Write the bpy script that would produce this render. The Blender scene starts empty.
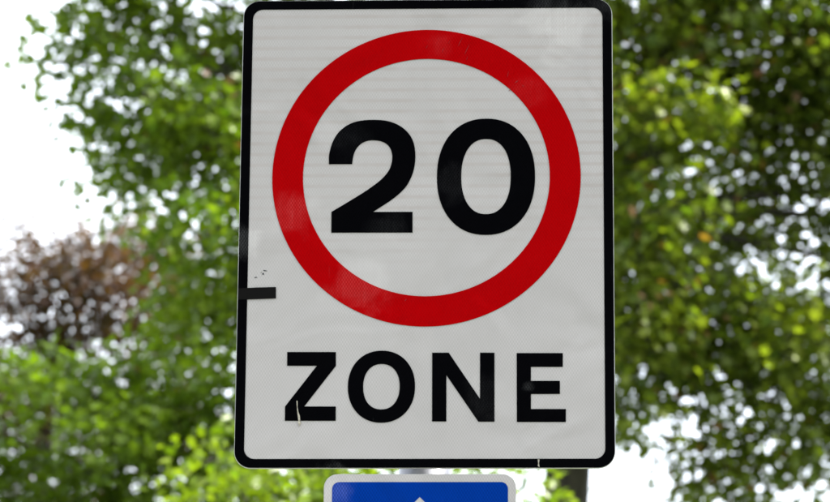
import bpy, bmesh, math
import numpy as np
from mathutils import Vector, Matrix

scene = bpy.context.scene
COL = scene.collection

# ------------------------------------------------------------------ camera
cam_data = bpy.data.cameras.new('camera')
cam = bpy.data.objects.new('camera', cam_data)
COL.objects.link(cam)
right = Vector((0.999108, 0.041527, 0.007642))
up = Vector((0.003331, -0.257936, 0.966156))
fwd = Vector((-0.042093, 0.965269, 0.257844))
cam.matrix_world = Matrix((
    (right.x, up.x, -fwd.x, 0.19371),
    (right.y, up.y, -fwd.y, -4.79908),
    (right.z, up.z, -fwd.z, 1.6),
    (0, 0, 0, 1)))
cam_data.sensor_width = 36.0
cam_data.lens = 3429.33 / 830 * 36.0
cam_data.clip_end = 6000
cam_data.dof.use_dof = True
cam_data.dof.focus_distance = 4.99
cam_data.dof.aperture_fstop = 9.4
scene.camera = cam

# ------------------------------------------------------------------ sky, sun, exposure
SUN_ELEV, SUN_AZ = math.radians(58), math.radians(80)     # azimuth from +Y towards +X: behind the sign, to the right
world = bpy.data.worlds.new('World')
scene.world = world
world.use_nodes = True
nt = world.node_tree
nt.nodes.clear()
out = nt.nodes.new('ShaderNodeOutputWorld')
bg = nt.nodes.new('ShaderNodeBackground')
bg.inputs['Strength'].default_value = 0.12
sky = nt.nodes.new('ShaderNodeTexSky')
sky.sky_type = 'NISHITA'
sky.sun_disc = False
sky.sun_elevation = SUN_ELEV
sky.sun_rotation = SUN_AZ
sky.air_density = 1.0
sky.dust_density = 4.0
# thin bright overcast: the clear sky veiled by white cloud of slightly uneven thickness
tc = nt.nodes.new('ShaderNodeTexCoord')
noi = nt.nodes.new('ShaderNodeTexNoise')
noi.inputs['Scale'].default_value = 2.2
noi.inputs['Detail'].default_value = 5
mr = nt.nodes.new('ShaderNodeMapRange')
mr.inputs['From Min'].default_value = 0.3
mr.inputs['From Max'].default_value = 0.7
mr.inputs['To Min'].default_value = 0.36
mr.inputs['To Max'].default_value = 0.62
mix = nt.nodes.new('ShaderNodeMix')
mix.data_type = 'RGBA'
mix.inputs['B'].default_value = (11.5, 11.8, 12.2, 1)
nt.links.new(tc.outputs['Generated'], noi.inputs['Vector'])
nt.links.new(noi.outputs['Fac'], mr.inputs['Value'])
nt.links.new(mr.outputs['Result'], mix.inputs['Factor'])
nt.links.new(sky.outputs['Color'], mix.inputs['A'])
nt.links.new(mix.outputs['Result'], bg.inputs['Color'])
nt.links.new(bg.outputs['Background'], out.inputs['Surface'])

sun_data = bpy.data.lights.new('sun', 'SUN')
sun_data.energy = 5.0
sun_data.angle = math.radians(2)
sun_data.color = (1.0, 0.96, 0.9)
sun = bpy.data.objects.new('sun', sun_data)
COL.objects.link(sun)
sdir = Vector((math.sin(SUN_AZ) * math.cos(SUN_ELEV), math.cos(SUN_AZ) * math.cos(SUN_ELEV), math.sin(SUN_ELEV)))
sun.rotation_euler = sdir.to_track_quat('Z', 'Y').to_euler()
sun.location = (6, 12, 20)

vs = scene.view_settings
vs.view_transform = 'Standard'
vs.look = 'None'
vs.gamma = 1.0
vs.use_curve_mapping = False
vs.exposure = 2.03

# ------------------------------------------------------------------ helpers
def tag(o, label, cat=None, group=None, kind=None):
    if label: o['label'] = label
    if cat: o['category'] = cat
    if group: o['group'] = group
    if kind: o['kind'] = kind
    return o

def empty(name, loc):
    o = bpy.data.objects.new(name, None)
    o.empty_display_size = 0.1
    o.location = loc
    COL.objects.link(o)
    return o

def link(name, me, mat, parent=None):
    o = bpy.data.objects.new(name, me)
    if mat: me.materials.append(mat)
    COL.objects.link(o)
    o.parent = parent
    return o

class NT:
    """small node-building helper"""
    def __init__(s, name):
        s.m = bpy.data.materials.new(name)
        s.m.use_nodes = True
        s.t = s.m.node_tree
        s.t.nodes.clear()
        s.out = s.t.nodes.new('ShaderNodeOutputMaterial')
    def n(s, kind, ins=None, **props):
        nd = s.t.nodes.new('ShaderNode' + kind)
        for k, v in props.items(): setattr(nd, k, v)
        for k, v in (ins or {}).items():
            if isinstance(v, bpy.types.NodeSocket): s.t.links.new(v, nd.inputs[k])
            else: nd.inputs[k].default_value = v
        return nd
    def math(s, op, a, b=0.0, c=0.0):
        return s.n('Math', {0: a, 1: b, 2: c}, operation=op).outputs[0]
    def mix(s, fac, a, b):
        nd = s.n('Mix', data_type='RGBA')
        for k, v in (('Factor', fac), ('A', a), ('B', b)):
            sock = [i for i in nd.inputs if i.name == k and (i.type == 'RGBA' or k == 'Factor') and i.enabled][0]
            if isinstance(v, bpy.types.NodeSocket): s.t.links.new(v, sock)
            else: sock.default_value = v
        return [o for o in nd.outputs if o.type == 'RGBA' and o.enabled][0]
    def ramp(s, fac, a, b, lo=0.0, hi=1.0):
        return s.n('MapRange', {'Value': fac, 'From Min': a, 'From Max': b, 'To Min': lo, 'To Max': hi}).outputs[0]
    def surface(s, sh):
        s.t.links.new(sh, s.out.inputs['Surface'])
        return s.m

def rgb(r, g, b): return (r, g, b, 1.0)

# ------------------------------------------------------------------ materials: sign
SHEEN_SCUFF = [(-195, -54, 44, .5), (-93, -167, 55, .45), (193, 232, 62, .9), (190, 205, 40, .8), (-269, -98, 34, 1.0), (-50, -78, 36, .22), (38, -14, 36, .2), (-122, 62, 50, .12),
        (-122, -464, 40, 1.0), (76, -335, 44, .2), (147, -315, 9, .6), (22, 200, 26, .15), (262, 262, 34, .6), (150, 130, 30, .15)]  # spots of sheen painted into the colour; the smallest is a scuff
def sheeting(name, base, film=False, rough=0.26, spec=0.01, lattice=0.07, bands=0.0, scuff=0.5, sheen_scuff_amt=1.0, dotty=1.0):
    """prismatic retro-reflective sheeting: a fine diamond lattice, slight waviness, scratches and grime"""
    k = NT(name)
    co = k.n('TexCoord').outputs['Object']
    xyz = k.n('SeparateXYZ', {0: co})
    x, z = xyz.outputs['X'], xyz.outputs['Z']
    cx = k.math('COSINE', k.math('MULTIPLY', x, 2 * math.pi / 0.0041))
    cz = k.math('COSINE', k.math('MULTIPLY', z, 2 * math.pi / 0.0066))
    lat = k.math('MULTIPLY', cx, cz)
    # lines of the embossing grid, a tile every 46 mm
    tile = k.math('ABSOLUTE', k.math('SUBTRACT', k.math('FRACT', k.math('DIVIDE', x, 0.0915)), 0.5))
    seam = k.ramp(tile, 0.494, 0.5, 0.0, 1.0)
    big = k.n('TexNoise', {'Vector': co, 'Scale': 3.4, 'Detail': 4.0, 'Roughness': 0.6}).outputs['Fac']
    mid = k.n('TexNoise', {'Vector': co, 'Scale': 14.0, 'Detail': 5.0, 'Roughness': 0.62, 'Distortion': 0.6}).outputs['Fac']
    patch = k.ramp(mid, 0.5, 0.72)
    grime = k.ramp(big, 0.35, 0.7, 0.96, 1.03)
    val = k.math('ADD', grime, k.math('MULTIPLY', lat, k.math('MULTIPLY', k.ramp(mid, 0.3, 0.7, 0.5, 1.2), lattice)))
    val = k.math('SUBTRACT', val, k.math('MULTIPLY', seam, 0.025))
    col = k.n('VectorMath', {0: base[:3]}, operation='SCALE')
    k.t.links.new(val, col.inputs['Scale'])
    col = col.outputs[0]
    if bands:
        jag = k.n('TexNoise', {'Vector': co, 'Scale': 240.0, 'Detail': 1.0}).outputs['Fac']
        ph = k.math('ADD', k.math('MULTIPLY', z, 2 * math.pi / 0.0163), k.math('MULTIPLY', jag, 1.6))
        bw = k.ramp(k.math('ADD', k.math('SINE', ph), k.math('MULTIPLY', lat, 0.5)), 0.2, 1.1)
        up_ = k.ramp(k.math('ADD', z, k.math('MULTIPLY', big, 0.3)), 0.02, 0.16)
        fade = k.math('MULTIPLY', k.math('MULTIPLY', bw, up_), k.ramp(mid, 0.35, 0.6, 0.3, 1.0))
        col = k.mix(k.math('MULTIPLY', fade, bands), col, rgb(base[0] * 0.9, base[1] * 0.85, base[2] * 0.82))
    # pale hairline scratches, running upwards to the right
    mp = k.n('Mapping', {'Vector': co, 'Rotation': (0, math.radians(62), 0), 'Scale': (260, 1, 9)}).outputs[0]
    sc = k.n('TexNoise', {'Vector': mp, 'Scale': 1.0, 'Detail': 2.0}).outputs['Fac']
    hair = k.math('MULTIPLY', k.ramp(sc, 0.70, 0.76), k.ramp(mid, 0.52, 0.66))
    g = 0.16
    col = k.mix(k.math('MULTIPLY', hair, scuff), col, rgb(base[0] * .6 + g, base[1] * .6 + g, base[2] * .6 + g))
    # warped film's sheen painted into the colour, and one scuff: the lattice shows as pale dots
    sheen_scuff = None
    for (wx, wz, wr, ws) in SHEEN_SCUFF:
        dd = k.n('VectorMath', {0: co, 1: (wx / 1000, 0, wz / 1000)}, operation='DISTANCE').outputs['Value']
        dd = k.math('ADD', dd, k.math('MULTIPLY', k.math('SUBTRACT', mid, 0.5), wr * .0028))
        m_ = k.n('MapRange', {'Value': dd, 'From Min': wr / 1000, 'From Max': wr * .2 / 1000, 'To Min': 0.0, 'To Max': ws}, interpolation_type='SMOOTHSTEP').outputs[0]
        sheen_scuff = m_ if sheen_scuff is None else k.math('MAXIMUM', sheen_scuff, m_)
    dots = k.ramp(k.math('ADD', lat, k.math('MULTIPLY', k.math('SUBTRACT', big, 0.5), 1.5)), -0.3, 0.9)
    streak = k.math('MULTIPLY', sheen_scuff, k.ramp(sc, 0.3, 0.7, 0.6, 1.0))
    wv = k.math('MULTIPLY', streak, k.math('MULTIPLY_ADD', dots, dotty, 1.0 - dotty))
    col = k.mix(k.math('MULTIPLY', wv, sheen_scuff_amt), col, rgb(*[min(.75, c * 1.5 + .03) for c in base[:3]]))
    # relief: lattice, waviness of the applied sheet
    wav = k.n('TexNoise', {'Vector': co, 'Scale': 6.5, 'Detail': 2.0, 'Distortion': 0.8}).outputs['Fac']
    b1 = k.n('Bump', {'Height': wav, 'Strength': 0.5, 'Distance': 0.02})
    b2 = k.n('Bump', {'Height': lat, 'Strength': 0.2, 'Distance': 0.0004, 'Normal': b1.outputs[0]})
    rg = k.ramp(mid, 0.3, 0.7, rough * 0.75, rough * 1.35)
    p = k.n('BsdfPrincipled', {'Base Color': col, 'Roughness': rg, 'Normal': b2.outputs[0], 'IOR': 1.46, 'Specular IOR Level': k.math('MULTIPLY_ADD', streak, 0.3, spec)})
    return k.surface(p.outputs[0])

M_WHITE = sheeting('white_sheeting', (0.31, 0.2985, 0.2865), bands=0.8, scuff=0.35, sheen_scuff_amt=.42, dotty=.25, lattice=.1)
M_BLACK = sheeting('black_film', (0.0008, 0.0008, 0.0012), lattice=0.3, scuff=0.12, rough=0.24, sheen_scuff_amt=.5)
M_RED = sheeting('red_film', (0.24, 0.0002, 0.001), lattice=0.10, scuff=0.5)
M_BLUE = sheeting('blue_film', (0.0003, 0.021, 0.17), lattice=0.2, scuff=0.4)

def plain(name, base, rough=0.5, metal=0.0, spec=0.5, var=0.15, scale=30.0, bump=0.0):
    k = NT(name)
    co = k.n('TexCoord').outputs['Object']
    nz = k.n('TexNoise', {'Vector': co, 'Scale': scale, 'Detail': 5.0}).outputs['Fac']
    col = k.n('VectorMath', {0: base[:3]}, operation='SCALE')
    k.t.links.new(k.ramp(nz, 0.3, 0.7, 1 - var, 1 + var), col.inputs['Scale'])
    p = k.n('BsdfPrincipled', {'Base Color': col.outputs[0], 'Roughness': k.ramp(nz, 0.3, 0.7, rough * .8, min(1, rough * 1.2)), 'Metallic': metal, 'Specular IOR Level': spec})
    if bump:
        b = k.n('Bump', {'Height': nz, 'Strength': bump, 'Distance': 0.01})
        k.t.links.new(b.outputs[0], p.inputs['Normal'])
    return k.surface(p.outputs[0])

M_ALU = plain('aluminium', (0.42, 0.42, 0.40), 0.42, 0.9, scale=60)
M_GALV = plain('galvanised_steel', (0.11, 0.115, 0.13), 0.36, 0.6, var=0.25, scale=45, bump=0.05)
M_STEEL = plain('stainless_clip', (0.5, 0.5, 0.5), 0.35, 1.0)
M_TAPE = plain('black_tape', (0.004, 0.0038, 0.0036), 0.7, 0, 0.03)
M_CHIP = plain('torn_sheeting', (0.27, 0.25, 0.20), 0.6, 0, 0.3, var=0.5, scale=400)
M_SMUDGE = plain('tar_speck', (0.02, 0.02, 0.022), 0.6)

# ------------------------------------------------------------------ ground
def ground_mat(name, c1, c2, scale):
    k = NT(name)
    co = k.n('TexCoord').outputs['Object']
    a = k.n('TexNoise', {'Vector': co, 'Scale': scale, 'Detail': 8.0, 'Roughness': 0.7}).outputs['Fac']
    b = k.n('Bump', {'Height': a, 'Strength': 0.6, 'Distance': 0.03})
    p = k.n('BsdfPrincipled', {'Base Color': k.mix(k.ramp(a, 0.3, 0.7), c1, c2), 'Roughness': 0.9, 'Normal': b.outputs[0]})
    return k.surface(p.outputs[0])

def sheet(name, x0, x1, y0, y1, z0, z1, mat):
    bm = bmesh.new()
    bmesh.ops.create_cube(bm, size=1)
    for v in bm.verts:
        v.co = ((x0 if v.co.x < 0 else x1), (y0 if v.co.y < 0 else y1), (z0 if v.co.z < 0 else z1))
    me = bpy.data.meshes.new(name); bm.to_mesh(me); bm.free()
    return link(name, me, mat)

gm = bpy.data.meshes.new('ground')
gm.from_pydata([(-2500, -2500, 0), (2500, -2500, 0), (2500, 2500, 0), (-2500, 2500, 0)], [], [(0, 1, 2, 3)])
tag(link('ground', gm, ground_mat('grass_ground', rgb(.035, .055, .015), rgb(.07, .09, .03), 6)), 'mown green grass verge under the trees and the sign post', kind='structure')
rm = bpy.data.meshes.new('road')
rm.from_pydata([(-300, -9.2, .004), (300, -9.2, .004), (300, -1.75, .004), (-300, -1.75, .004)], [], [(0, 1, 2, 3)])
tag(link('road', rm, ground_mat('asphalt', rgb(.04, .04, .042), rgb(.065, .065, .063), 25)), 'grey asphalt road passing in front of the sign', kind='structure')
tag(sheet('kerb', -300, 300, -1.75, -1.62, -.1, .125, ground_mat('kerb_stone', rgb(.25, .25, .24), rgb(.36, .35, .33), 9)), 'pale concrete kerb between the road and the footpath', kind='structure')
tag(sheet('pavement', -300, 300, -1.617, 1.2, -.1, .11, ground_mat('paving', rgb(.17, .17, .165), rgb(.24, .235, .22), 14)), 'grey footpath that the sign post stands in', kind='structure')

# ------------------------------------------------------------------ sign building
def rrect(x0, x1, z0, z1, r, n=10):
    pts = []
    for cx, cz, a0 in ((x1 - r, z1 - r, 0), (x0 + r, z1 - r, 90), (x0 + r, z0 + r, 180), (x1 - r, z0 + r, 270)):
        for i in range(n + 1):
            a = math.radians(a0 + 90 * i / n)
            pts.append((cx + r * math.cos(a), cz + r * math.sin(a)))
    return pts

def superellipse(cx, cz, a, b, e, n=72):
    pts = []
    for i in range(n):
        t = 2 * math.pi * i / n
        c, s = math.cos(t), math.sin(t)
        pts.append((cx + a * math.copysign(abs(c) ** (2 / e), c), cz + b * math.copysign(abs(s) ** (2 / e), s)))
    return pts

def plate(name, loops, y_front, y_back, mat, parent, bevel=0.0):
    """solid flat piece in the XZ plane (millimetres), first loop outer, others holes; faces -Y"""
    cu = bpy.data.curves.new(name, 'CURVE')
    cu.dimensions = '2D'
    cu.fill_mode = 'BOTH'
    cu.extrude = abs(y_back - y_front) / 2
    if bevel:
        cu.bevel_depth = bevel; cu.bevel_resolution = 1; cu.offset = -bevel
    for lp in loops:
        sp = cu.splines.new('POLY')
        sp.points.add(len(lp) - 1)
        for p, (a, b) in zip(sp.points, lp): p.co = (a / 1000, b / 1000, 0, 1)
        sp.use_cyclic_u = True
    tmp = bpy.data.objects.new('tmp', cu)
    COL.objects.link(tmp)
    bpy.context.view_layer.update()
    me = bpy.data.meshes.new_from_object(tmp.evaluated_get(bpy.context.evaluated_depsgraph_get()))
    bpy.data.objects.remove(tmp); bpy.data.curves.remove(cu)
    me.transform(Matrix.Translation((0, (y_front + y_back) / 2, 0)) @ Matrix.Rotation(math.pi / 2, 4, 'X'))
    me.materials.clear(); me.name = name
    return link(name, me, mat, parent)

def tube(name, pts, radii, sides, mat, parent, cap=True):
    me = tube_mesh(name, [(pts, radii)], sides, cap)
    return link(name, me, mat, parent)

def tube_mesh(name, chains, sides, cap=True):
    V, F = [], []
    for pts, radii in chains:
        pts = [Vector(p) for p in pts]
        base = len(V)
        prev = None
        for i, p in enumerate(pts):
            d = (pts[min(i + 1, len(pts) - 1)] - pts[max(i - 1, 0)]).normalized()
            a = d.cross(Vector((0.31, 0.93, 0.2)) if prev is None else prev).normalized() if prev is None else (prev - d * prev.dot(d)).normalized()
            prev = a
            b = d.cross(a)
            for s in range(sides):
                t = 2 * math.pi * s / sides
                V.append(p + (a * math.cos(t) + b * math.sin(t)) * radii[i])
        for i in range(len(pts) - 1):
            for s in range(sides):
                s2 = (s + 1) % sides
                F.append((base + i * sides + s, base + i * sides + s2, base + (i + 1) * sides + s2, base + (i + 1) * sides + s))
        if cap:
            F.append(tuple(base + s for s in reversed(range(sides))))
            F.append(tuple(base + (len(pts) - 1) * sides + s for s in range(sides)))
    me = bpy.data.meshes.new(name)
    me.from_pydata([tuple(v) for v in V], [], F)
    me.polygons.foreach_set('use_smooth', [len(f) <= 4 for f in F])
    me.update()
    return me

ZC = 2.99403
# --- post: 76 mm galvanised tube standing in the footpath
PY = 0.062
post = empty('sign_post', (-0.001, PY, 0.11))
tag(post, 'round galvanised grey steel post holding both signs', 'post')
tube('tube', [(0, 0, -.3), (0, 0, 3.17)], [.038, .038], 40, M_GALV, post)
tube('end_cap', [(0, 0, 3.171), (0, 0, 3.185), (0, 0, 3.192)], [.0395, .0395, .030], 32, M_TAPE, post)

def back_rail(parent, z, w):
    """extruded aluminium channel across the back with a clip round the post"""
    bm = bmesh.new()
    for (y0, y1, a, b) in ((.0042, .0062, -.016, .016), (.0062, .018, -.016, -.0135), (.0062, .018, .0135, .016)):
        m = Matrix.Translation((0, (y0 + y1) / 2, z + (a + b) / 2)) @ Matrix.Diagonal((w, y1 - y0, b - a, 1))
        bmesh.ops.create_cube(bm, size=1, matrix=m)
    me = bpy.data.meshes.new('rail'); bm.to_mesh(me); bm.free()
    rail = link('rail', me, M_ALU, parent)
    pts = [(-.001 + .0405 * math.cos(math.radians(a)), PY + .0405 * math.sin(math.radians(a)), z) for a in range(-60, 241, 12)]
    V, F = [], []
    for p in pts:
        o = Vector((p[0] + .001, p[1] - PY, 0)).normalized() * .003
        for dz in (-.013, .013):
            V += [(p[0], p[1], z + dz), (p[0] + o.x, p[1] + o.y, z + dz)]
    for i in range(len(pts) - 1):
        b = 4 * i
        F += [(b, b + 2, b + 6, b + 4), (b + 1, b + 5, b + 7, b + 3), (b, b + 4, b + 5, b + 1), (b + 2, b + 3, b + 7, b + 6)]
    me = bpy.data.meshes.new('clip'); me.from_pydata(V, [], F); me.update()
    link('clip', me, M_STEEL, rail)

# --- the 20 zone sign
zone = empty('speed_limit_sign', (0, 0, ZC))
tag(zone, 'tall white 20 ZONE sign with red ring and black rounded border', 'sign')
plate('backing_plate', [rrect(-272.5, 272.5, -432.6, 272.1, 24.5)], 0.0008, 0.0042, M_ALU, zone)
plate('white_face', [rrect(-271.6, 271.6, -431.8, 271.2, 23.6)], -0.0004, 0.0016, M_WHITE, zone)
plate('border', [rrect(-271.6, 271.6, -431.8, 271.2, 23.6), rrect(-258, 258, -419, 258, 15)], -0.0011, 0.0, M_BLACK, zone)
circ = lambda r: [(r * math.cos(2 * math.pi * i / 160), r * math.sin(2 * math.pi * i / 160)) for i in range(160)]
plate('red_ring', [circ(225), circ(180)], -0.0011, 0.0, M_RED, zone)
TWO = [(-108.4, 19.3), (-142.3, 19.4), (-142.5, 31.5), (-140.3, 43.7), (-135.7, 56.8), (-129.0, 67.5), (-119.4, 76.4), (-107.8, 82.6), (-94.2, 85.8), (-78.7, 86.7), (-63.1, 85.8), (-50.4, 82.7), (-39.7, 77.6), (-29.9, 69.8), (-22.1, 59.3), (-17.7, 47.1), (-16.1, 33.0), (-16.5, 20.9), (-18.6, 8.8), (-22.9, -3.4), (-28.8, -14.3), (-37.3, -24.0), (-46.8, -32.4), (-58.0, -40.5), (-77.2, -53.3), (-19.5, -53.4), (-19.3, -84.6), (-137.5, -84.3), (-137.7, -53.0), (-121.7, -43.2), (-106.4, -33.6), (-91.0, -23.7), (-77.6, -14.1), (-67.6, -6.1), (-59.9, 1.9), (-54.2, 10.2), (-50.8, 20.0), (-49.8, 30.7), (-51.4, 39.2), (-55.0, 46.3), (-60.8, 51.4), (-68.6, 54.4), (-79.3, 55.5), (-89.0, 53.9), (-96.7, 49.5), (-103.0, 41.9), (-106.6, 32.4)]
def smooth(pts, sharp=35, it=2):
    for _ in range(it):
        o = []
        n = len(pts)
        corner = []
        for i in range(n):
            a, b, c = Vector(pts[i - 1]), Vector(pts[i]), Vector(pts[(i + 1) % n])
            corner.append(math.degrees((b - a).angle(c - b)) > sharp)
        for i in range(n):
            p0, p1, p2, p3 = (Vector(pts[(i + j) % n]) for j in (-1, 0, 1, 2))
            o.append(tuple(p1))
            t1 = (p2 - p1) if corner[i] else (p2 - p0) / 2
            t2 = (p2 - p1) if corner[(i + 1) % n] else (p3 - p1) / 2
            L = (p2 - p1).length
            if L < 40 and L > 1:
                t1 = t1.normalized() * L; t2 = t2.normalized() * L
                o.append(tuple((p1 + p2) / 2 + (t1 - t2) / 8))
        pts = o
    return pts
plate('digit', [smooth(TWO)], -0.0011, 0.0, M_BLACK, zone)
plate('digit', [superellipse(87.1, -.4, 71.5, 88.1, 2.2), superellipse(87.1, -.3, 36.0, 57.0, 2.25)], -0.0011, 0.0, M_BLACK, zone)
LETTERS = [
    [[(-198.6, -262.2), (-128.4, -262.4), (-128.1, -282.7), (-172.8, -342.4), (-127.4, -342.5), (-127.2, -363.4), (-200.2, -363.3), (-200.3, -342.4), (-155.5, -282.6), (-198.4, -282.5)]],
    [superellipse(-62.2, -313.4, 48.3, 52.9, 2.12), superellipse(-62.2, -313.5, 26.2, 33.4, 2.2)],
    [[(10.4, -263.7), (34.1, -263.7), (79.3, -331.6), (79.2, -263.8), (99.9, -263.9), (100.1, -365.0), (77.1, -365.0), (31.0, -296.7), (31.2, -364.6), (10.8, -364.5)]],
    [[(131.8, -264.5), (198.0, -264.6), (197.9, -284.8), (152.2, -284.7), (152.2, -305.4), (193.7, -305.5), (193.7, -324.6), (152.2, -324.6), (152.2, -346.6), (202.1, -346.7), (202.0, -365.5), (132.1, -365.4)]],
]
for lp in LETTERS:
    plate('letter', lp, -0.0011, 0.0, M_BLACK, zone)
tag(plate('tape_strip', [[(-271.2, -167.6), (-245, -166.4), (-216.7, -165.7), (-216.4, -182.4), (-244, -183.5), (-271.3, -184.3)]], -0.0017, -0.0003, M_TAPE, zone), 'short strip of matt black tape across the left border')
def blob(name, loops, y0, y1, mat, label):
    return tag(plate(name, loops, y0, y1, mat, zone), label)
blob('torn_film', [[(-183.9, -334.2), (-182.6, -334.2), (-182.3, -342.9), (-180.9, -350.4), (-178.7, -356.6), (-177.9, -364.0), (-176.9, -367.0), (-179.4, -371.5), (-181.2, -367.0), (-181.0, -361.6), (-182.7, -351.6)]], -0.0016, -0.0003, M_CHIP, 'pale tear through the foot of the letter Z')
blob('torn_film', [[(161.6, -420.1), (164.3, -420.1), (163.6, -425.2), (164.3, -431.0), (161.8, -429.5), (162.4, -425.2)]], -0.0016, -0.0003, M_CHIP, 'small pale nick in the lower border')
for (a, b, w, h, t) in ((-232.5, -141, 2.7, .9, -.2), (-236, -145.8, 1.5, 1.2, .5), (-245.8, -151, 2.0, .8, .2), (-238.4, -143.6, .6, .5, 0)):
    pts = []
    for i in range(9):
        u = 2 * math.pi * i / 9
        rr = 1 + .3 * math.sin(5.3 * i + a)
        px_, pz_ = w * rr * math.cos(u), h * rr * math.sin(u)
        pts.append((a + px_ * math.cos(t) - pz_ * math.sin(t), b + px_ * math.sin(t) + pz_ * math.cos(t)))
    plate('tar_speck', [pts], -0.0008, -0.0002, M_SMUDGE, zone)
M_SCRATCH = plain('scratched_film', (0.17, 0.015, 0.017), 0.6, 0, 0.2, var=0.5, scale=900)
for (x0, z0, x1, z1, w) in ((45, 198, 52, 213, .5), (55, 186, 62, 202, .55), (58, 178, 60, 184, .4), (22, 190, 25, 197, .4), (129, 142, 134, 146, 1.0), (120, 129, 124, 135, .6), (140, 139, 143, 136, .7), (118, 150, 120, 161, .4), (31, 203, 34, 209, .4), (-2, 196, 1, 201, .4), (-30, -187, -27, -184, .8)):
    d = Vector((x1 - x0, z1 - z0)).normalized(); nrm = Vector((-d.y, d.x)) * w / 2
    a, b = Vector((x0, z0)), Vector((x1, z1))
    plate('scratch', [[tuple(a), tuple(a * .6 + b * .4 + nrm), tuple(b), tuple(a * .5 + b * .5 - nrm)]], -0.0014, -0.0008, M_SCRATCH, zone)
back_rail(zone, .15, .50)
back_rail(zone, -.30, .50)

# --- the blue sign under it
blue = empty('direction_sign', (0, 0, ZC))
tag(blue, 'small blue sign with white rounded border and arrow tip below the 20 sign', 'sign')
plate('backing_plate', [rrect(-143, 131, -845, -440.8, 20)], 0.0008, 0.0042, M_ALU, blue)
plate('white_face', [rrect(-142.2, 130.2, -844.2, -441.4, 19.2)], -0.0004, 0.0016, M_WHITE, blue)
AR = [(-6, -474.2), (-66, -534), (-66, -566), (-21, -522), (-21, -780), (9, -780), (9, -522), (54, -566), (54, -534)]
plate('blue_panel', [rrect(-131, 119.4, -833, -452.7, 10), AR], -0.0010, 0.0, M_BLUE, blue)
plate('arrow', [AR], -0.0007, -0.0001, M_WHITE, blue)
back_rail(blue, -.52, .24)
back_rail(blue, -.76, .24)

# ------------------------------------------------------------------ trees
def leaf_mat(name, gloss=0.36):
    k = NT(name)
    at = k.n('Attribute', attribute_name='tint', attribute_type='GEOMETRY').outputs['Color']
    geo = k.n('NewGeometry')
    # underside of a leaf is paler and duller
    col = k.mix(k.math('MULTIPLY', geo.outputs['Backfacing'], 0.25), at, rgb(.075, .11, .025))
    tr = k.n('VectorMath', {0: at, 1: (1.7, 1.85, 0.35)}, operation='MULTIPLY').outputs[0]
    p = k.n('BsdfPrincipled', {'Base Color': col, 'Roughness': gloss, 'Specular IOR Level': 0.16})
    t = k.n('BsdfTranslucent', {'Color': tr})
    m = k.n('MixShader', {0: 0.42, 1: p.outputs[0], 2: t.outputs[0]})
    return k.surface(m.outputs[0])

def bark_mat(name, c1, c2):
    k = NT(name)
    co = k.n('TexCoord').outputs['Object']
    mp = k.n('Mapping', {'Vector': co, 'Scale': (14, 14, 3)}).outputs[0]
    a = k.n('TexNoise', {'Vector': mp, 'Scale': 1.6, 'Detail': 7.0, 'Roughness': 0.65}).outputs['Fac']
    b = k.n('Bump', {'Height': a, 'Strength': 0.9, 'Distance': 0.03})
    p = k.n('BsdfPrincipled', {'Base Color': k.mix(k.ramp(a, 0.35, 0.65), c1, c2), 'Roughness': 0.9, 'Normal': b.outputs[0]})
    return k.surface(p.outputs[0])

M_LEAF = leaf_mat('leaf')
M_BARK = bark_mat('bark', rgb(.016, .013, .010), rgb(.045, .038, .028))

PALMATE = (np.array([(0, 0, 0), (.16, .12, 0), (.46, .10, .05), (.30, .36, .03), (.52, .66, .06), (.17, .62, .02), (0, 1, -.08),
                     (-.17, .62, .02), (-.52, .66, .06), (-.30, .36, .03), (-.46, .10, .05), (-.16, .12, 0), (0, .42, -.05)], float),
           [(12, i, (i + 1) % 12) for i in range(12)])
OVATE = (np.array([(0, 0, 0), (.22, .28, .05), (.24, .58, .05), (0, 1, -.08), (-.24, .58, .05), (-.22, .28, .05), (0, .45, -.03)], float),
         [(6, i, (i + 1) % 6) for i in range(6)])

def frames(nrm, tipdir):
    nrm = nrm / np.linalg.norm(nrm, axis=1, keepdims=True)
    t = tipdir - nrm * (tipdir * nrm).sum(1, keepdims=True)
    t /= np.linalg.norm(t, axis=1, keepdims=True) + 1e-9
    s = np.cross(t, nrm)
    return s, t, nrm

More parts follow.
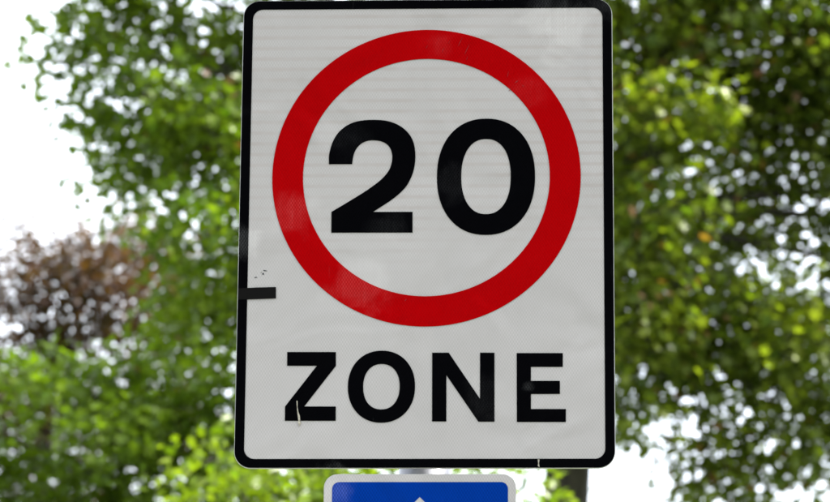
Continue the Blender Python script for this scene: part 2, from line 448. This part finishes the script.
def make_tree(name, label, base, trunk, r0, lobes, leaf, size, dens, cols, seed, group=None, spray=.16, per=60, rust=0.0, extra=(), low=.25):
    """trunk: points from the ground up. Limbs run from the trunk into each lobe, branchlets spread in the lobe and carry leaf sprays."""
    rng = np.random.default_rng(seed)
    root = empty(name, base)
    tag(root, label, 'tree', group)
    B = np.array(base)
    tp = [np.array(p, float) for p in trunk]
    # smooth trunk polyline
    P = []
    for i in range(len(tp) - 1):
        for j in range(6):
            P.append(tp[i] + (tp[i + 1] - tp[i]) * j / 6 + rng.normal(size=3) * .015)
    P.append(tp[-1])
    n = len(P)
    rad = [r0 * (1.35 if i == 0 else 1) * (1 - .82 * (i / (n - 1)) ** .9) for i in range(n)]
    P[0] = P[0] - np.array([0, 0, .15])
    link('trunk', tube_mesh('trunk', [([p - B for p in P], rad)], 14), M_BARK, root)
    chains, fine = [], []
    pos, nor, tip, col, siz = [], [], [], [], []
    zs = np.array([p[2] for p in P])
    for li, (x, y, z, rx, ry, rz, w) in enumerate(lobes):
        c = np.array([x, y, z]); R = np.array([rx, ry, rz])
        hd = np.hypot(*(c[:2] - B[:2]))
        zt = min(z - .35 * hd - .1, zs[-1])
        i0 = int(np.clip(np.searchsorted(zs, zt), int(n * low), n - 1))
        a = P[i0]
        m1 = a + (c - a) * .4 + np.array([0, 0, .10 * hd]) + rng.normal(size=3) * .06 * hd
        m2 = a + (c - a) * .75 + np.array([0, 0, .08 * hd]) + rng.normal(size=3) * .05 * hd
        lr = min(rad[i0] * .6, .014 + .03 * max(rx, rz))
        pts = []
        for t in np.linspace(0, 1, 9):
            pts.append((1 - t) ** 3 * a + 3 * (1 - t) ** 2 * t * m1 + 3 * (1 - t) * t * t * m2 + t ** 3 * c)
        chains.append(([p - B for p in pts], [lr * (1 - .7 * t) for t in np.linspace(0, 1, 9)]))
        area = math.pi * rx * rz
        nl = int(w * dens * area / (.42 * size * size))
        nb = max(3, nl // per)
        u = rng.normal(size=(nb, 3)); u /= np.linalg.norm(u, axis=1, keepdims=True)
        rr = rng.uniform(.25, 1, nb) ** .5
        ends = c + u * R * rr[:, None]
        for e in ends:
            s0 = c + (e - c) * rng.uniform(0, .25) + rng.normal(size=3) * .02
            md = (s0 + e) / 2 + np.array([0, 0, .12 * np.linalg.norm(e - s0)])
            fine.append(([s0 - B, md - B, e - B], [.007, .0045, .002]))
            k = rng.poisson(per)
            if k == 0: continue
            t = rng.uniform(.25, 1.08, k)[:, None]
            q = (1 - t) ** 2 * s0 + 2 * (1 - t) * t * md + t * t * e
            q = q + np.clip(rng.normal(size=(k, 3)), -1.5, 1.5) * np.array([spray, spray, spray * .62])
            pos.append(q)
            outw = (q - c) / R
            nor.append(rng.normal(size=(k, 3)) * .55 + np.array([0, 0, .8]) + outw * .25)
            tip.append((q - s0) * 1.2 / (np.linalg.norm(q - s0, axis=1, keepdims=True) + .01) + rng.normal(size=(k, 3)) * .8 + np.array([0, 0, -.5]))
            mixv = np.clip(rng.normal(.5, .22) + rng.normal(size=(k, 1)) * .16, 0, 1)
            cc = np.array(cols[0]) * (1 - mixv) + np.array(cols[1]) * mixv
            if rust:
                rs = (rng.random((k, 1)) < (rust * 4 if rng.random() < .2 else rust * .3))
                cc = np.where(rs, np.array((.10, .052, .022)) * rng.uniform(.7, 1.3, (k, 1)), cc)
            col.append(cc)
            siz.append(size * rng.uniform(.6, 1.25, k))
    link('limbs', tube_mesh('limbs', chains + [([np.array(p) - B for p in c_], r_) for c_, r_ in extra], 7), M_BARK, root)
    pos = np.concatenate(pos); nor = np.concatenate(nor); tip = np.concatenate(tip); col = np.concatenate(col); siz = np.concatenate(siz)
    s, t, nn = frames(nor, tip)
    lv, lf = leaf
    nv = len(lv); N = len(pos)
    V = (pos - B)[:, None, :] + siz[:, None, None] * (lv[None, :, 0:1] * s[:, None] + lv[None, :, 1:2] * t[:, None] + lv[None, :, 2:3] * nn[:, None])
    F = (np.array(lf)[None] + (np.arange(N) * nv)[:, None, None]).reshape(-1, 3)
    me = bpy.data.meshes.new('crown')
    me.vertices.add(N * nv); me.vertices.foreach_set('co', V.reshape(-1).astype(np.float32))
    me.loops.add(len(F) * 3); me.loops.foreach_set('vertex_index', F.reshape(-1).astype(np.int32))
    me.polygons.add(len(F)); me.polygons.foreach_set('loop_start', (np.arange(len(F)) * 3).astype(np.int32))
    at = me.attributes.new('tint', 'FLOAT_COLOR', 'POINT')
    c4 = np.ones((N, nv, 4), np.float32); c4[:, :, :3] = col[:, None, :]
    at.data.foreach_set('color', c4.reshape(-1))
    me.update(calc_edges=True)
    crown = link('crown', me, M_LEAF, root)
    crown['kind'] = 'stuff'
    link('twigs', tube_mesh('twigs', fine, 3, False), M_BARK, root)['kind'] = 'stuff'
    print(name, 'leaves', N, 'tris', len(F))
    return root

# crown lobes: x, y, z, rx, ry, rz, fullness
GREEN = [
    (-2.37,13.02,7.83,0.23,0.42,0.21,1), (-2.07,13.23,7.67,0.33,0.66,0.32,1), (-2.09,12.71,7.17,0.24,0.47,0.22,1), (-1.82,13.99,7.61,0.37,0.68,0.32,1),
    (-1.66,12.71,6.89,0.37,0.67,0.34,1), (-2.02,13.11,6.95,0.3,0.58,0.28,1), (-2.19,13.82,6.92,0.18,0.36,0.18,0.8), (-2.29,13.67,7.09,0.17,0.35,0.15,0.8),
    (-1.66,12.57,6.31,0.32,0.58,0.27,1), (-1.81,14.01,6.35,0.28,0.51,0.24,0.9), (-1.63,13.38,6.12,0.33,0.66,0.33,1), (-2.5,12.7,7.34,0.09,0.35,0.09,0.9),
    (-2.46,12.78,7.62,0.14,0.35,0.12,1), (-2.32,12.91,7.47,0.17,0.35,0.17,1), (-2.27,13.05,7.16,0.15,0.35,0.15,1), (-1.37,14.2,7.83,0.49,0.93,0.44,1),
    (-1.32,14.31,7.15,0.58,1.05,0.49,1), (-1.26,14.24,6.48,0.55,1.05,0.54,1), (-0.69,13.27,7.2,0.55,1.0,0.49,1), (-0.54,14.19,6.58,0.56,1.02,0.51,0.9),
    (-0.25,13.95,7.68,0.48,0.91,0.43,0.8), (-1.96,13.45,8.49,0.52,1.02,0.51,1), (-1.29,13.05,8.43,0.64,1.22,0.62,1), (-0.73,13.93,8.51,0.61,1.17,0.59,1),
    (-1.61,13.31,9.26,0.68,1.25,0.62,0.9), (-1.08,13.3,9.63,0.72,1.28,0.65,0.9), (-0.48,13.67,9.0,0.58,1.14,0.57,0.9), (-2.3,13.17,8.82,0.36,0.68,0.34,0.9),
]
COPPER = [
    (-3.3,19.04,7.79,0.45,0.8,0.38,1), (-3.0,19.7,8.08,0.31,0.62,0.3,1), (-3.66,19.3,7.68,0.31,0.55,0.29,1), (-3.22,19.31,8.16,0.18,0.35,0.15,0.6),
    (-3.44,19.2,8.0,0.18,0.35,0.17,0.6), (-2.86,19.3,7.54,0.39,0.7,0.36,1), (-3.45,19.92,7.48,0.4,0.74,0.35,1), (-2.74,20.6,8.08,0.36,0.68,0.32,1),
    (-3.07,19.84,8.31,0.18,0.36,0.17,0.7), (-2.89,20.3,8.35,0.23,0.45,0.21,0.8), (-3.77,19.14,8.07,0.23,0.41,0.21,0.14), (-4.41,20.08,7.8,0.63,1.19,0.59,0.6),
    (-5.03,20.94,7.62,0.71,1.36,0.69,0.7), (-4.18,19.41,6.83,0.7,1.31,0.66,0.8), (-3.59,20.53,6.97,0.74,1.36,0.68,0.5), (-2.84,20.56,7.05,0.61,1.21,0.57,0.7),
    (-4.96,20.83,6.74,0.7,1.36,0.63,0.7), (-3.75,21.4,6.31,0.81,1.52,0.78,0.6), (-4.1,19.29,8.06,0.3,0.58,0.28,0.25),
]
MAPLE = [
    (-2.38,12.73,5.61,0.17,0.35,0.16,0.8), (-2.27,12.9,5.52,0.21,0.38,0.18,0.9), (-2.01,12.81,5.55,0.2,0.4,0.2,1), (-1.78,12.97,5.75,0.24,0.45,0.22,1),
    (-1.56,12.67,5.5,0.25,0.47,0.22,1), (-2.52,12.28,5.42,0.12,0.35,0.11,0.6), (-2.11,12.47,5.18,0.25,0.5,0.25,1), (-1.85,13.06,5.31,0.28,0.53,0.27,1),
    (-2.38,12.82,5.07,0.19,0.36,0.17,0.9), (-2.69,12.69,5.14,0.11,0.35,0.1,0.6), (-2.64,12.75,4.96,0.16,0.35,0.16,0.7), (-3.06,12.38,5.26,0.32,0.58,0.28,0.9),
    (-3.16,13.01,4.76,0.49,0.94,0.44,0.9), (-2.43,12.93,4.56,0.43,0.84,0.43,1), (-1.96,12.79,4.82,0.43,0.79,0.37,1), (-1.53,13.51,4.86,0.44,0.86,0.43,1),
    (-1.53,13.32,5.25,0.29,0.54,0.26,0.9), (-1.36,13.85,5.48,0.35,0.66,0.34,0.8), (-2.85,13.09,4.15,0.51,0.94,0.45,1), (-2.17,12.74,4.05,0.55,1.05,0.49,1),
]
LIME = [
    (-1.25,9.65,4.53,0.14,0.35,0.13,1), (-1.35,9.63,4.35,0.15,0.35,0.14,1), (-1.0,9.89,4.43,0.19,0.35,0.18,1), (-1.15,9.54,4.25,0.22,0.43,0.21,1),
    (-0.73,10.01,4.46,0.18,0.35,0.18,1), (-0.91,10.11,4.54,0.13,0.35,0.11,1), (-0.57,10.24,4.52,0.16,0.35,0.14,1), (-0.18,10.14,4.49,0.18,0.35,0.16,1),
    (-0.34,10.06,4.35,0.27,0.48,0.23,1), (0.02,9.78,4.4,0.14,0.35,0.12,1), (0.11,9.61,4.24,0.19,0.39,0.18,0.9), (-0.8,9.64,4.08,0.35,0.69,0.34,1),
    (-0.37,10.0,3.96,0.35,0.69,0.32,1), (-1.23,9.74,4.0,0.26,0.52,0.25,1), (-0.07,9.83,4.02,0.31,0.61,0.29,1),
]
RIGHT = [
    (0.63,12.93,7.53,0.41,0.81,0.38,1), (1.2,13.13,7.75,0.48,0.89,0.42,1), (1.64,13.16,7.59,0.43,0.83,0.43,1), (0.68,12.59,6.92,0.37,0.74,0.37,1),
    (1.14,13.48,7.24,0.44,0.83,0.42,1), (1.6,13.81,7.22,0.36,0.69,0.33,0.9), (0.62,12.54,6.36,0.34,0.65,0.33,1), (0.99,13.99,6.84,0.35,0.68,0.33,0.85),
    (1.38,13.74,6.87,0.26,0.51,0.26,0.8), (0.61,12.72,5.9,0.32,0.61,0.3,1), (0.9,13.64,6.17,0.33,0.6,0.29,0.9), (1.19,13.07,6.05,0.3,0.54,0.26,0.9),
    (1.51,13.69,5.97,0.29,0.57,0.29,0.9), (0.98,13.14,5.86,0.24,0.45,0.23,0.9), (1.28,13.41,5.78,0.26,0.49,0.23,0.9), (0.61,12.67,5.66,0.16,0.35,0.14,0.9),
    (1.65,14.11,6.62,0.13,0.35,0.13,0.5), (1.17,13.5,6.49,0.24,0.44,0.21,0.95), (1.48,13.7,6.76,0.21,0.4,0.19,0.85), (0.79,13.37,5.91,0.27,0.54,0.25,0.8),
    (1.37,13.0,5.77,0.3,0.54,0.25,0.8), (1.57,13.53,5.53,0.26,0.52,0.24,1), (1.36,13.14,5.4,0.18,0.35,0.16,0.8), (1.59,13.44,5.25,0.16,0.35,0.13,0.5),
    (1.07,13.07,5.39,0.14,0.35,0.12,0.7), (1.32,13.3,5.12,0.11,0.35,0.11,0.6), (1.14,13.38,5.24,0.09,0.35,0.09,0.6), (1.63,13.4,5.45,0.17,0.35,0.15,0.8),
    (0.53,12.66,5.41,0.09,0.35,0.08,0.7), (0.75,13.02,5.64,0.08,0.35,0.07,0.6), (0.97,13.13,5.59,0.08,0.35,0.07,0.7), (0.61,12.84,5.37,0.05,0.35,0.05,0.6),
    (1.0,13.14,5.26,0.07,0.35,0.07,0.8), (0.93,13.2,5.1,0.05,0.35,0.05,0.7), (1.13,13.32,5.05,0.07,0.35,0.06,0.7), (0.28,13.77,6.24,0.36,0.66,0.33,0.9),
    (0.2,13.39,6.89,0.48,0.89,0.41,0.9), (0.2,12.99,7.53,0.56,1.0,0.48,0.9), (0.19,13.39,5.62,0.27,0.54,0.26,0.7), (0.03,13.39,5.41,0.19,0.38,0.18,0.7),
    (1.97,13.36,7.54,0.51,1.0,0.51,0.9), (2.08,13.68,6.9,0.55,1.0,0.49,0.9), (2.0,13.4,6.15,0.46,0.88,0.43,0.9), (1.97,13.41,5.46,0.35,0.65,0.33,0.8),
    (2.41,13.77,6.47,0.59,1.11,0.53,0.8), (0.65,13.33,8.33,0.67,1.22,0.57,1), (1.34,13.13,8.63,0.68,1.25,0.64,1), (1.92,13.3,8.34,0.56,1.11,0.52,1),
    (0.98,13.2,9.14,0.71,1.33,0.67,0.9), (1.68,13.08,9.45,0.72,1.36,0.65,0.8), (2.59,13.81,7.54,0.67,1.25,0.65,0.8), (2.42,13.92,8.36,0.63,1.25,0.6,0.8),
]

make_tree('broadleaf_tree', 'tall mid green tree against white sky, behind the left edge of the 20 sign', (-1.15, 13.8, 0),
          [(-1.15, 13.8, 0), (-1.2, 13.75, 2.5), (-1.1, 13.7, 5.2), (-1.15, 13.7, 7.6), (-1.1, 13.6, 9.5)], .17, GREEN, PALMATE, .068, 4.6,
          ((0.036, 0.070, 0.005), (0.118, 0.165, 0.013)), 11, spray=.165, rust=.012)
make_tree('copper_tree', 'sparse purple brown copper leaved tree with many sky gaps at far left', (-3.9, 20.4, 0),
          [(-3.9, 20.4, 0), (-3.85, 20.3, 2.5), (-3.7, 20.2, 5), (-3.6, 19.9, 7.3)], .15, COPPER, OVATE, .068, 5.8,
          ((0.022, 0.010, 0.007), (0.056, 0.025, 0.017)), 12, spray=.19, per=40)
make_tree('maple_tree', 'lower bright green maple in the bottom left corner below the copper tree', (-2.2, 12.9, 0),
          [(-2.2, 12.9, 0), (-2.15, 12.9, 1.9), (-2.23, 12.85, 3.8), (-2.1, 12.8, 5.3)], .10, MAPLE, PALMATE, .066, 4.8,
          ((0.038, 0.074, 0.006), (0.112, 0.165, 0.014)), 13, spray=.145)
make_tree('lime_green_tree', 'young yellow green tree with its top showing under the 20 sign', (-.65, 9.8, 0),
          [(-.65, 9.8, 0), (-.63, 9.8, 1.7), (-.7, 9.8, 3.2), (-.65, 9.8, 4.3)], .06, LIME, OVATE, .066, 5,
          ((0.056, 0.096, 0.006), (0.125, 0.165, 0.014)), 14, spray=.12, per=36)
make_tree('spreading_tree', 'large olive green tree with drooping boughs filling the right side', (.28, 13.6, 0),
          [(.28, 13.6, 0), (.25, 13.55, 2.4), (.2, 13.52, 5.1), (.5, 13.45, 6.6), (.95, 13.4, 8.4), (1.1, 13.4, 9.6)], .20, RIGHT, PALMATE, .066, 4.7,
          ((0.040, 0.068, 0.009), (0.130, 0.158, 0.018)), 15, spray=.16, rust=.035, low=.6)

# unseen trees added across the road to block sky and darken the sign's reflections
rng0 = np.random.default_rng(77)
OPP = []
while len(OPP) < 34:
    q = rng0.uniform(-1, 1, 3)
    if np.dot(q, q) < 1:
        OPP.append((q[0] * 3.0, -17 + q[1] * 2.4, 6.6 + q[2] * 3.6, 1.15, 1.15, 1.0, 1))
opp = make_tree('added_street_tree', 'unseen dense dark green tree added across the road to darken the sign', (0, -17, 0),
                [(0, -17, 0), (.1, -17, 3), (0, -16.9, 6), (.1, -17, 9.3)], .2, OPP, PALMATE, .13, 1.3,
                ((.03, .05, .01), (.075, .10, .02)), 21, group='unseen trees added across the road', spray=.3)
for (dx, dy, rz_, sc_) in ((-6.3, -.6, 100, 1.3), (6.2, .5, 215, 1.35), (12.6, -.4, 310, 1.25), (-12.4, .3, 160, 1.4)):
    o = opp.copy(); COL.objects.link(o)
    o.location = (dx, -17 + dy, 0); o.rotation_euler.z = math.radians(rz_); o.scale = (sc_,) * 3
    for ch in opp.children:
        c = ch.copy(); COL.objects.link(c); c.parent = o
opp.scale = (1.35, 1.35, 1.35)
